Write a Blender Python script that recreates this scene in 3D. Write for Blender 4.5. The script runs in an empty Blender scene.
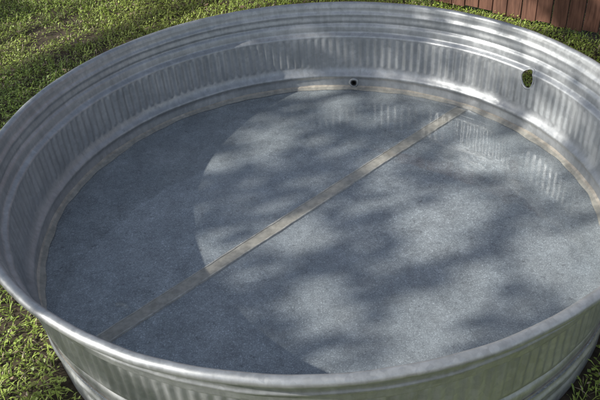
import bpy, math, numpy as np
rng=np.random.default_rng(7)
GZ=-0.165; H=0.448
sc=bpy.context.scene
# ---------------- helpers
def link(o,parent=None):
    bpy.context.collection.objects.link(o)
    if parent: o.parent=parent
    return o
def mesh_np(name,V,F,mat=None,smooth=True,col=None,parent=None):
    V=np.asarray(V,np.float32);F=np.asarray(F,np.int32);k=F.shape[1]
    m=bpy.data.meshes.new(name)
    m.vertices.add(len(V));m.vertices.foreach_set("co",V.ravel())
    m.loops.add(F.size);m.loops.foreach_set("vertex_index",F.ravel())
    m.polygons.add(len(F));m.polygons.foreach_set("loop_start",np.arange(0,F.size,k,dtype=np.int32))
    m.polygons.foreach_set("use_smooth",np.full(len(F),smooth))
    m.update(calc_edges=True);m.validate()
    if col is not None:
        a=m.color_attributes.new("Col",'FLOAT_COLOR','POINT')
        c=np.ones((len(V),4),np.float32);c[:,:3]=col;a.data.foreach_set("color",c.ravel())
    if mat:m.materials.append(mat)
    return link(bpy.data.objects.new(name,m),parent)
def empty(name):
    return link(bpy.data.objects.new(name,None))
def newmat(name):
    m=bpy.data.materials.new(name);m.use_nodes=True
    nt=m.node_tree;return m,nt,nt.nodes["Principled BSDF"]
def node(nt,t,**k):
    n=nt.nodes.new(t)
    for a,b in k.items(): setattr(n,a,b)
    return n
def ramp(nt,fac,stops):
    r=node(nt,'ShaderNodeValToRGB');e=r.color_ramp.elements
    while len(e)<len(stops):e.new(0.5)
    for i,(p,c) in enumerate(stops):
        e[i].position=p;e[i].color=(c[0],c[1],c[2],1) if hasattr(c,'__len__') else (c,c,c,1)
    nt.links.new(fac,r.inputs[0]);return r
def noise(nt,vec,scale,detail=4,rough=.55,dist=0):
    n=node(nt,'ShaderNodeTexNoise');n.inputs['Scale'].default_value=scale;n.inputs['Detail'].default_value=detail
    n.inputs['Roughness'].default_value=rough;n.inputs['Distortion'].default_value=dist
    nt.links.new(vec,n.inputs['Vector']);return n
def mix(nt,f,a,b,mode='MIX'):
    n=node(nt,'ShaderNodeMix',data_type='RGBA',blend_type=mode)
    for s,v in ((0,f),(6,a),(7,b)):
        if isinstance(v,(int,float)): n.inputs[s].default_value=v
        elif isinstance(v,tuple): n.inputs[s].default_value=(*v,1)
        else: nt.links.new(v,n.inputs[s])
    return n.outputs[2]
def math_(nt,op,a,b=None):
    n=node(nt,'ShaderNodeMath',operation=op)
    for i,v in enumerate((a,b)):
        if v is None: continue
        if isinstance(v,(int,float)): n.inputs[i].default_value=v
        else: nt.links.new(v,n.inputs[i])
    return n.outputs[0]
# ---------------- materials
def galv(name,c0,c1,metal,rough,spscale=55,floor=False):
    m,nt,b=newmat(name);L=nt.links
    tc=node(nt,'ShaderNodeTexCoord').outputs['Object']
    vo=node(nt,'ShaderNodeTexVoronoi');vo.inputs['Scale'].default_value=spscale;L.new(tc,vo.inputs['Vector'])
    sep=node(nt,'ShaderNodeSeparateColor');L.new(vo.outputs['Color'],sep.inputs[0])
    n1=noise(nt,tc,3.2,2,.6);n3=noise(nt,tc,9 if floor else 14,4,.7)
    base=ramp(nt,n1.outputs[0],[(.3,c0),(.7,c1)]).outputs[0]
    sp=ramp(nt,sep.outputs[0],[(0,.80 if floor else .86),(1,1.0)]).outputs[0]
    base=mix(nt,1.0,base,sp,'MULTIPLY')
    if floor:
        d=ramp(nt,n3.outputs[0],[(.3,.72),(.5,.94),(.72,1.18)]).outputs[0]
        base=mix(nt,1.0,base,d,'MULTIPLY')
        n2=noise(nt,tc,190,2,.85)
        w=ramp(nt,n2.outputs[0],[(.38,.76),(.52,.92),(.61,1.15),(.70,1.9)]).outputs[0]
        base=mix(nt,1.0,base,w,'MULTIPLY')
        n4=noise(nt,tc,30,3,.8)
        base=mix(nt,ramp(nt,n4.outputs[0],[(.60,0.0),(.72,.6)]).outputs[0],base,(.10,.10,.10))
    else:
        mp=node(nt,'ShaderNodeMapping');mp.inputs['Scale'].default_value=(22,22,3);L.new(tc,mp.inputs[0])
        n5=noise(nt,mp.outputs[0],1.5,3,.7)
        d=ramp(nt,n5.outputs[0],[(.35,.84),(.6,1.0)]).outputs[0]
        base=mix(nt,1.0,base,d,'MULTIPLY')
        d=ramp(nt,n3.outputs[0],[(.56,0.0),(.76,.35)]).outputs[0]
        base=mix(nt,d,base,(.7,.71,.72))
    L.new(base,b.inputs['Base Color']);b.inputs['Metallic'].default_value=metal
    r=node(nt,'ShaderNodeMapRange');L.new(sep.outputs[1],r.inputs[0]);r.inputs[3].default_value=rough-.06;r.inputs[4].default_value=rough+.1
    L.new(r.outputs[0],b.inputs['Roughness'])
    return m
m_wall=galv("galvanized_wall",(.44,.455,.46),(.56,.57,.57),.60,.44)
m_floor=galv("galvanized_floor",(.42,.445,.46),(.53,.545,.55),.22,.45,90,True)
def simple(name,c,c2,scale,rough=.8,metal=0):
    m,nt,b=newmat(name);tc=node(nt,'ShaderNodeTexCoord').outputs['Object']
    n=noise(nt,tc,scale,3,.65);nt.links.new(ramp(nt,n.outputs[0],[(.35,c),(.68,c2)]).outputs[0],b.inputs['Base Color'])
    b.inputs['Roughness'].default_value=rough;b.inputs['Metallic'].default_value=metal
    return m
m_seal=simple("sealant_tan",(.38,.34,.28),(.60,.54,.45),32,.55)
m_sealedge=simple("sealant_edge",(.44,.40,.35),(.70,.66,.58),40,.5)
m_dark=simple("rubber_dark",(.02,.02,.02),(.04,.04,.04),30,.5)
m_soil=simple("soil",(.035,.026,.015),(.10,.075,.045),18,.95)
m_bark=simple("bark",(.05,.04,.03),(.13,.10,.08),12,.9)
# ---------------- tank profile
def g(z,c,s): return math.exp(-((z-c)/s)**2)
def ss(a,b,x):
    t=min(1,max(0,(x-a)/(b-a)));return t*t*(3-2*t)
def wall_r(z):
    r=1.128+.010*ss(.0,.11,z)+.007*ss(.085,.12,z)+.004*ss(.12,.27,z)+.022*ss(.283,.303,z)+.020*ss(.30,.43,z)
    r+=-.014*g(z,.072,.014)+.008*g(z,.345,.008)-.007*g(z,.392,.009)+.010*g(z,-.035,.012)-.008*g(z,-.10,.012)
    return r
zs=np.arange(.426,GZ-.001,-.004)
prof=[]
cr,cz,rr=1.210,.432,.0165
for a in np.linspace(-110,180,22):
    prof.append((cr+rr*math.cos(math.radians(a)),cz+rr*math.sin(math.radians(a)),0))
for z in zs:
    w=ss(.112,.132,z)*(1-ss(.262,.282,z))
    prof.append((wall_r(z),z,w))
prof=np.array(prof)
NR=186;NT=NR*6
th=np.linspace(0,2*np.pi,NT,endpoint=False)
def lathe(pf,th,off=0,closed=True,corr=True):
    c=np.cos(NR*th)
    Z=pf[:,1][:,None];dent=.0012*np.sin(5*th+9*Z)+.0009*np.sin(17*th-23*Z+1)+.0006*np.sin(41*th+31*Z)
    r=pf[:,0][:,None]+off+.0031*pf[:,2][:,None]*c[None]*(1 if corr else 0)+dent
    V=np.stack([r*np.cos(th)[None],r*np.sin(th)[None],np.broadcast_to(pf[:,1][:,None],r.shape)],2).reshape(-1,3)
    n=len(th);P=len(pf);i=np.arange(P-1)[:,None]*n;j=np.arange(n if closed else n-1)[None];k=(j+1)%n
    F=np.stack([i+j,i+k,i+n+k,i+n+j],2).reshape(-1,4)
    return V,F
tank=empty("stock_tank")
V,F=lathe(prof,th)
ha,hz=math.radians(31.3),.255
fc=V[F].mean(1);ang=np.arctan2(fc[:,1],fc[:,0])
rho=np.hypot((ang-ha)*1.15/.037,(fc[:,2]-hz)/.045)
da=math.radians(78.6);dz=.034
rho2=np.hypot((ang-da)*1.13/.013,(fc[:,2]-dz)/.013)
keep=(rho>1)&(rho2>1)
mesh_np("wall",V,F[keep],m_wall,parent=tank)
def ring(name,a,z,ru,rv,width,thick,mat,inset=.0):
    V=[];F=[];n=56;rows=[(1.0,-.003),(1.0,thick),(1+width,thick),(1+width,-.003)]
    for s,o in rows:
        for k in range(n):
            t=2*math.pi*k/n
            j=1+.03*math.sin(3*t+1)
            zz=z+rv*s*j*math.sin(t);aa=a+ru*s*j*math.cos(t)/1.14
            R_=wall_r(zz)-o-inset
            V.append((R_*math.cos(aa),R_*math.sin(aa),zz))
    for r in range(3):
        for k in range(n):
            F.append((r*n+k,r*n+(k+1)%n,(r+1)*n+(k+1)%n,(r+1)*n+k))
    return mesh_np(name,V,F,mat,parent=tank)
ring("overflow_hole_edge",ha,hz,.033,.042,.18,.0045,m_wall)
ring("drain_collar",da,dz,.012,.012,1.2,.009,m_wall)
ring("drain_gasket",da,dz,.0115,.0115,.35,.011,m_dark)
V=[];F=[]
for i,(R_,s) in enumerate([(1.135,.02),(1.165,.02),(1.165,.001)]):
    for k in range(32):
        t=2*math.pi*k/32;aa=da+s*math.cos(t)/1.14
        V.append((R_*math.cos(aa),R_*math.sin(aa),dz+s*math.sin(t)))
for r in range(2):
    for k in range(32):F.append((r*32+k,r*32+(k+1)%32,(r+1)*32+(k+1)%32,(r+1)*32+k))
mesh_np("drain_plug",V,F,m_dark,parent=tank)
a=math.radians(-27)
t=np.linspace(a-.018,a+.018,16);pf=prof[24:].copy()
Vo,Fo=lathe(pf,t,.0035,False);Vi,Fi=lathe(pf,t,-.0035,False)
mesh_np("lap_seam",np.vstack([Vo,Vi]),np.vstack([Fo,Fi+len(Vo)]),m_wall,parent=tank)
# floor
def disc(name,rad,z,mat,nr=30,na=180,zf=None,parent=None):
    rs=np.linspace(0,rad,nr+1)[1:]
    T=np.linspace(0,2*np.pi,na,endpoint=False)
    P=[np.array([[0,0,0]])]
    for r in rs: P.append(np.stack([r*np.cos(T),r*np.sin(T),np.zeros(na)],1))
    P=np.vstack(P)
    P[:,2]=z+(zf(P[:,0],P[:,1]) if zf else 0)
    m=bpy.data.meshes.new(name);F=[(0,1+k,1+(k+1)%na) for k in range(na)]
    for r in range(nr-1):
        for k in range(na):
            a=1+r*na;F.append((a+k,a+na+k,a+na+(k+1)%na,a+(k+1)%na))
    m.from_pydata(P.tolist(),[],F);m.materials.append(mat)
    for p in m.polygons:p.use_smooth=True
    return link(bpy.data.objects.new(name,m),parent)
def ff(x,y): return .0022*np.sin(2.1*x+1.3*y+.5)*np.cos(1.7*y-.8*x)
disc("floor",1.134,0,m_floor,zf=ff,parent=tank)
T=np.linspace(0,2*np.pi,720,endpoint=False)
rin=1.103+.004*np.sin(9*T)+.003*np.sin(23*T+1)+.002*np.sin(51*T)
rows=[(rin,.0015),(rin+.006,.006),(rin*0+1.118,.010),(rin*0+1.135,.020)]
V=np.vstack([np.stack([r*np.cos(T),r*np.sin(T),np.full(720,z)],1) for r,z in rows])
F=[(r*720+k,r*720+(k+1)%720,(r+1)*720+(k+1)%720,(r+1)*720+k) for r in range(3) for k in range(720)]
mesh_np("edge_sealant",V,F,m_seal,parent=tank)
A=np.array([-.749,-.618]);B=np.array([.702,.770]);u=(B-A)/np.linalg.norm(B-A);nrm=np.array([-u[1],u[0]])
mid=A-u*(A@u)
s=np.linspace(-1.09,1.09,400)
def strip(name,hw,z,off,mat,edge=.004):
    V=[];F=[]
    j=np.random.default_rng(int(off*1000)+50);w1=np.convolve(j.normal(size=420),np.ones(9)/9,'same')[:400];w2=np.convolve(j.normal(size=420),np.ones(9)/9,'same')[:400]
    e1=.0022*w1;e2=.0022*w2
    for i,t in enumerate(s):
        p=mid+u*t
        for o,zz in ((off-hw+e1[i],-.003),(off-hw+edge+e1[i],z),(off+hw-edge+e2[i],z),(off+hw+e2[i],-.003)):
            q=p+nrm*o;V.append((q[0],q[1],zz+ff(q[0],q[1])))
    for i in range(len(s)-1):
        for k in range(3):F.append((i*4+k,i*4+k+1,i*4+k+5,i*4+k+4))
    return mesh_np(name,V,F,mat,smooth=False,parent=tank)
strip("floor_seam",.029,.0040,0,m_seal)
strip("floor_seam_bead_1",.005,.0062,-.027,m_sealedge,.003)
strip("floor_seam_bead_2",.005,.0062,.027,m_sealedge,.003)
# water film
m,nt,b=newmat("water");nt.nodes.remove(b);L=nt.links
out=nt.nodes["Material Output"];tr=node(nt,'ShaderNodeBsdfTransparent');tr.inputs[0].default_value=(.94,.965,.975,1)
gl=node(nt,'ShaderNodeBsdfGlossy');gl.inputs['Roughness'].default_value=.045
ge=node(nt,'ShaderNodeNewGeometry');dt=node(nt,'ShaderNodeVectorMath',operation='DOT_PRODUCT')
L.new(ge.outputs['Incoming'],dt.inputs[0]);L.new(ge.outputs['Normal'],dt.inputs[1])
c=math_(nt,'ABSOLUTE',dt.outputs['Value']);c=math_(nt,'SUBTRACT',1,c);c=math_(nt,'POWER',c,4.4);c=math_(nt,'MULTIPLY',c,.94);c=math_(nt,'ADD',c,.055)
mx=node(nt,'ShaderNodeMixShader');tc=node(nt,'ShaderNodeTexCoord').outputs['Object']
nn=noise(nt,tc,5,2,.4);bp=node(nt,'ShaderNodeBump');bp.inputs['Strength'].default_value=.15;bp.inputs['Distance'].default_value=.02
L.new(nn.outputs[0],bp.inputs['Height']);L.new(bp.outputs[0],gl.inputs['Normal'])
L.new(c,mx.inputs[0]);L.new(tr.outputs[0],mx.inputs[1]);L.new(gl.outputs[0],mx.inputs[2]);L.new(mx.outputs[0],out.inputs[0])
disc("water",1.13,.011,m,6,128)
# ---------------- ground
def gridground():
    n=120;xs=np.sign(np.linspace(-1,1,n))*np.abs(np.linspace(-1,1,n))**3*150
    X,Y=np.meshgrid(xs,xs);Z=GZ+.0*X+.006*np.sin(X*3+Y)*np.cos(Y*2.3)-.008
    V=np.stack([X,Y,Z],2).reshape(-1,3);i=np.arange(n-1)[:,None]*n+np.arange(n-1)[None]
    F=np.stack([i,i+1,i+n+1,i+n],2).reshape(-1,4);mesh_np("ground",V,F,m_soil)
gridground()
# ---------------- grass
m_tl,nt,b=newmat("leaf");L=nt.links
at=node(nt,'ShaderNodeVertexColor');at.layer_name="Col";L.new(at.outputs[0],b.inputs['Base Color']);b.inputs['Roughness'].default_value=.5
m_gr=m_tl
def sn(x,y,seed,sc_):
    r=np.random.default_rng(seed);v=0
    for k in range(7):
        a=r.uniform(0,6.28);f=sc_*r.uniform(.6,1.8);v=v+np.sin((x*np.cos(a)+y*np.sin(a))*f+r.uniform(0,6.28))
    return v/7**.5
def leaves(N,xr,yr,kind):
    x=rng.uniform(*xr,N);y=rng.uniform(*yr,N)
    rad=np.hypot(x,y);dens=sn(x,y,3,5)+.6*sn(x,y,4,16)
    k=(rad>1.15)&(dens>rng.normal(-1.1,.6,N))
    x,y=x[k],y[k];N=len(x);dens=dens[k]
    h=.012+.018*np.clip(dens+1,0,2)
    if kind=='leaf':
        ln=rng.uniform(.007,.020,N);wd=ln*rng.uniform(.22,.42,N);tilt=rng.uniform(-.3,.9,N);z=GZ+rng.uniform(0,1,N)*h*1.1
    else:
        ln=rng.uniform(.035,.095,N);wd=rng.uniform(.0015,.0034,N);tilt=rng.uniform(.25,1.3,N);z=np.full(N,GZ-.005)
    a=rng.uniform(0,2*np.pi,N);dx=np.cos(a);dy=np.sin(a)
    c=np.stack([x,y,z],1)
    D=np.stack([dx*np.cos(tilt),dy*np.cos(tilt),np.sin(tilt)],1);W=np.stack([-dy,dx,rng.uniform(-.4,.4,N)],1)
    p0=c;p1=c+D*ln[:,None]*.5+W*wd[:,None];p3=c+D*ln[:,None]*.5-W*wd[:,None];p2=c+D*ln[:,None]
    if kind!='leaf': p2=p2-np.array([0,0,1])*(ln*.3)[:,None]
    V=np.stack([p0,p1,p2,p3],1).reshape(-1,3);F=np.arange(4*N).reshape(N,4)
    t=rng.uniform(0,1,N)[:,None];dd=np.clip(sn(x,y,9,3)*.5+.5,0,1)[:,None]
    col=np.array([.14,.23,.03])*(1-t)+np.array([.40,.52,.09])*t
    col=col*(1-.35*dd)+np.array([.48,.50,.12])*.35*dd
    br=rng.uniform(0,1,N)<.08
    col[br]=np.array([.40,.32,.21])
    return V,F,np.repeat(col,4,0)
parts=[leaves(200000,(-3.6,3.4),(-2.2,4.8),'leaf'),leaves(210000,(-3.6,3.4),(-2.2,4.8),'blade'),leaves(30000,(-9,9),(-6,10),'blade')]
o=0;VV=[];FF=[];CC=[]
for V,F,C in parts:
    VV.append(V);FF.append(F+o);CC.append(C);o+=len(V)
mesh_np("grass",np.vstack(VV),np.vstack(FF),m_gr,smooth=False,col=np.vstack(CC))
N=1800;x=rng.uniform(-3.6,3.4,N);y=rng.uniform(-2.2,4.8,N);k=np.hypot(x,y)>1.2;x,y=x[k],y[k];N=len(x)
a=rng.uniform(0,6.28,N);ln=rng.uniform(.012,.03,N)
z=GZ+rng.uniform(.01,.035,N);dx,dy=np.cos(a),np.sin(a);t=rng.uniform(-.012,.012,(4,N));w=.4
P=[np.stack([x-dx*ln,y-dy*ln,z+t[0]],1),np.stack([x-dy*ln*w,y+dx*ln*w,z+t[1]],1),np.stack([x+dx*ln,y+dy*ln,z+t[2]],1),np.stack([x+dy*ln*w,y-dx*ln*w,z+t[3]],1)]
V=np.stack(P,1).reshape(-1,3);cc=np.repeat(np.array([.30,.21,.13])*rng.uniform(.5,1.3,(N,1)),4,0)
mesh_np("dead_leaves",V,np.arange(4*N).reshape(N,4),m_gr,smooth=False,col=cc)
# ---------------- fence
m_f,nt,b=newmat("fence_wood");L=nt.links
tc=node(nt,'ShaderNodeTexCoord').outputs['Object'];mp=node(nt,'ShaderNodeMapping');mp.inputs['Scale'].default_value=(14,14,1.2);L.new(tc,mp.inputs[0])
n=noise(nt,mp.outputs[0],4,4,.65,.4);at=node(nt,'ShaderNodeVertexColor');at.layer_name="Col"
L.new(mix(nt,1.0,ramp(nt,n.outputs[0],[(.3,(.35,.30,.28)),(.7,(1,1,1))]).outputs[0],at.outputs[0],'MULTIPLY'),b.inputs['Base Color']);b.inputs['Roughness'].default_value=.8
fen=empty("wooden_fence")
fd=np.array([.91,-.77]);fd/=np.linalg.norm(fd);fn=np.array([-fd[1],fd[0]]);P0=np.array([1.01,2.71])-fn*.09
def box(c0,L_,T_,z0,z1,tilt=0):
    v=[]
    for z in (z0,z1):
        for a,b_ in ((0,0),(L_,0),(L_,T_),(0,T_)):
            q=c0+fd*(a+tilt*(z-z0))+fn*b_;v.append((q[0],q[1],z))
    return v,[(0,1,2,3),(4,5,6,7),(0,1,5,4),(1,2,6,5),(2,3,7,6),(3,0,4,7)]
V=[];F=[];C=[]
for i in range(-60,60):
    v,f=box(P0+fd*(i*.105)+fn*rng.uniform(0,.006),.096,.018,GZ+.03+rng.uniform(-.01,.012),GZ+1.8,rng.uniform(-.006,.006))
    F+= [tuple(k+len(V) for k in q) for q in f];V+=v;C+=[np.array([.24,.115,.075])*rng.uniform(.7,1.2)]*8
mesh_np("boards",V,F,m_f,smooth=False,col=np.array(C),parent=fen)
V=[];F=[];C=[]
for z in (.25,.95,1.6):
    v,f=box(P0-fd*6.3+fn*.028,12.6,.04,GZ+z,GZ+z+.09);F+=[tuple(k+len(V) for k in q) for q in f];V+=v;C+=[np.array([.17,.085,.055])]*8
for i in range(-2,3):
    v,f=box(P0+fd*i*2.4+fn*.072,.09,.09,GZ-.1,GZ+1.75);F+=[tuple(k+len(V) for k in q) for q in f];V+=v;C+=[np.array([.17,.085,.055])]*8
mesh_np("rails_and_posts",V,F,m_f,smooth=False,col=np.array(C),parent=fen)
# ---------------- shade tree
hd=np.array([.671,.169]);hd/=np.linalg.norm(hd);el=math.radians(32.9)
S=np.array([-hd[0]*math.cos(el),-hd[1]*math.cos(el),math.sin(el)])
tree=empty("shade_tree")
spots=[(-.21,.63,.13),(-.28,.25,.07),(-.075,-.125,.12),(.40,-.17,.17),(.62,.0,.12),(.84,-.30,.14),(.1,.90,.13),(.02,-.50,.15),(.30,-.62,.12),(.75,.35,.14),(.98,.15,.14),(.30,.40,.07),(-.45,.36,.09),
 (.67,-1.05,.22),(.25,-1.05,.2),(1.1,-.9,.3),(-.1,-.95,.14),(1.5,-.5,.25),(-.45,-.2,.08),(.4,1.0,.08),(1.25,.5,.12),(1.3,.9,.15)]
N=40000
gx=rng.uniform(-4.8,4.8,N);gy=rng.uniform(-4,6.5,N);t=9.5+rng.uniform(-1.2,1.2,N)+.6*sn(gx,gy,21,1.2)
dn=.6*sn(gx,gy,31,6)+.6*sn(gx,gy,32,11);dg=.8*sn(gx,gy,41,2.6)+.5*sn(gx,gy,42,7)
intank=(np.hypot(gx-.25,gy)<1.5)
lit=np.where(intank,(dn>.85),dg>-.2)
lit|=(gy<-1.0)&(gy>-1.55)&(gx>-.9)&(gx<1.7)&(dn>-.6)
for sx,sy,r in spots: lit|=np.hypot((gx-sx),(gy-sy))<1.1*r*(1+.3*sn(gx,gy,77,9))
k=~lit|(rng.uniform(0,1,N)<.02)
gx,gy,t=gx[k],gy[k],t[k]
P=np.stack([gx,gy,np.zeros(len(gx))],1)+S*t[:,None];N=len(P)
a=rng.normal(size=(N,3));a/=np.linalg.norm(a,axis=1)[:,None];b_=np.cross(a,rng.normal(size=(N,3)));b_/=np.linalg.norm(b_,axis=1)[:,None]
ln=rng.uniform(.05,.085,N)[:,None]
V=np.stack([P-a*ln,P+b_*ln*.5,P+a*ln,P-b_*ln*.5],1).reshape(-1,3)
col=np.repeat(np.array([.06,.11,.025])*rng.uniform(.6,1.5,(N,1)),4,0)
mesh_np("foliage",V,np.arange(4*N).reshape(N,4),m_tl,smooth=False,col=col,parent=tree)
def limb(V,F,p,q,r0,r1,seg=6,ns=8,bend=.25):
    p=np.array(p,float);q=np.array(q,float);d=q-p;d/=np.linalg.norm(d);x=np.cross(d,[.3,.9,.1]);x/=np.linalg.norm(x);y=np.cross(d,x);o=len(V)
    bv=rng.normal(size=3)*bend
    for i in range(seg+1):
        s_=i/seg;c=p+(q-p)*s_+bv*math.sin(math.pi*s_);r=r0+(r1-r0)*s_
        for k in range(ns):
            an=6.283*k/ns;V.append(c+(x*math.cos(an)+y*math.sin(an))*r)
    for i in range(seg):
        for k in range(ns):F.append((o+i*ns+k,o+i*ns+(k+1)%ns,o+(i+1)*ns+(k+1)%ns,o+(i+1)*ns+k))
V=[];F=[];tb=np.array([-1.9,.6,0])+S*9.5
base=np.array([tb[0]-.5,tb[1]+.2,GZ-.1]);top=tb+np.array([0,0,-1.2])
limb(V,F,base,top,.26,.17,10,12,.12)
ok=np.where((gx<-1.7)|(gy>2.2))[0]
for i in rng.choice(ok,24):
    limb(V,F,top+rng.normal(size=3)*.1,P[i],.05,.01,7,6,.2)
mesh_np("trunk_and_limbs",np.array(V),F,m_bark,parent=tree)
# ---------------- world, sun
w=bpy.data.worlds.new("World");sc.world=w;w.use_nodes=True;nt=w.node_tree
sky=node(nt,'ShaderNodeTexSky',sky_type='NISHITA');sky.sun_disc=False;sky.sun_elevation=el
sky.sun_rotation=math.atan2(S[0],S[1])
hs=node(nt,'ShaderNodeHueSaturation');hs.inputs['Saturation'].default_value=.65;nt.links.new(sky.outputs[0],hs.inputs['Color'])
nt.links.new(hs.outputs[0],nt.nodes['Background'].inputs[0]);nt.nodes['Background'].inputs[1].default_value=.14
ld=bpy.data.lights.new("sun",'SUN');ld.energy=5;ld.angle=math.radians(.5);ld.color=(1,.97,.91)
lo=link(bpy.data.objects.new("sun",ld))
from mathutils import Vector,Matrix
lo.rotation_euler=Vector(S).to_track_quat('Z','Y').to_euler()
# ---------------- camera
d,h,pit,yaw,roll,f=2.2886,1.7499,.6300,-.0335,-.0769,698
fw=np.array([math.sin(yaw)*math.cos(pit),math.cos(yaw)*math.cos(pit),-math.sin(pit)])
r0=np.array([math.cos(yaw),-math.sin(yaw),0]);u0=np.cross(r0,fw)
r=r0*math.cos(roll)+u0*math.sin(roll);uu=-r0*math.sin(roll)+u0*math.cos(roll)
cd=bpy.data.cameras.new("camera");cd.sensor_width=36;cd.lens=36*f/600;cd.clip_end=1000
co=link(bpy.data.objects.new("camera",cd))
co.matrix_world=Matrix(((r[0],uu[0],-fw[0],0),(r[1],uu[1],-fw[1],-d),(r[2],uu[2],-fw[2],h),(0,0,0,1)))
sc.camera=co
sc.view_settings.view_transform='Standard'
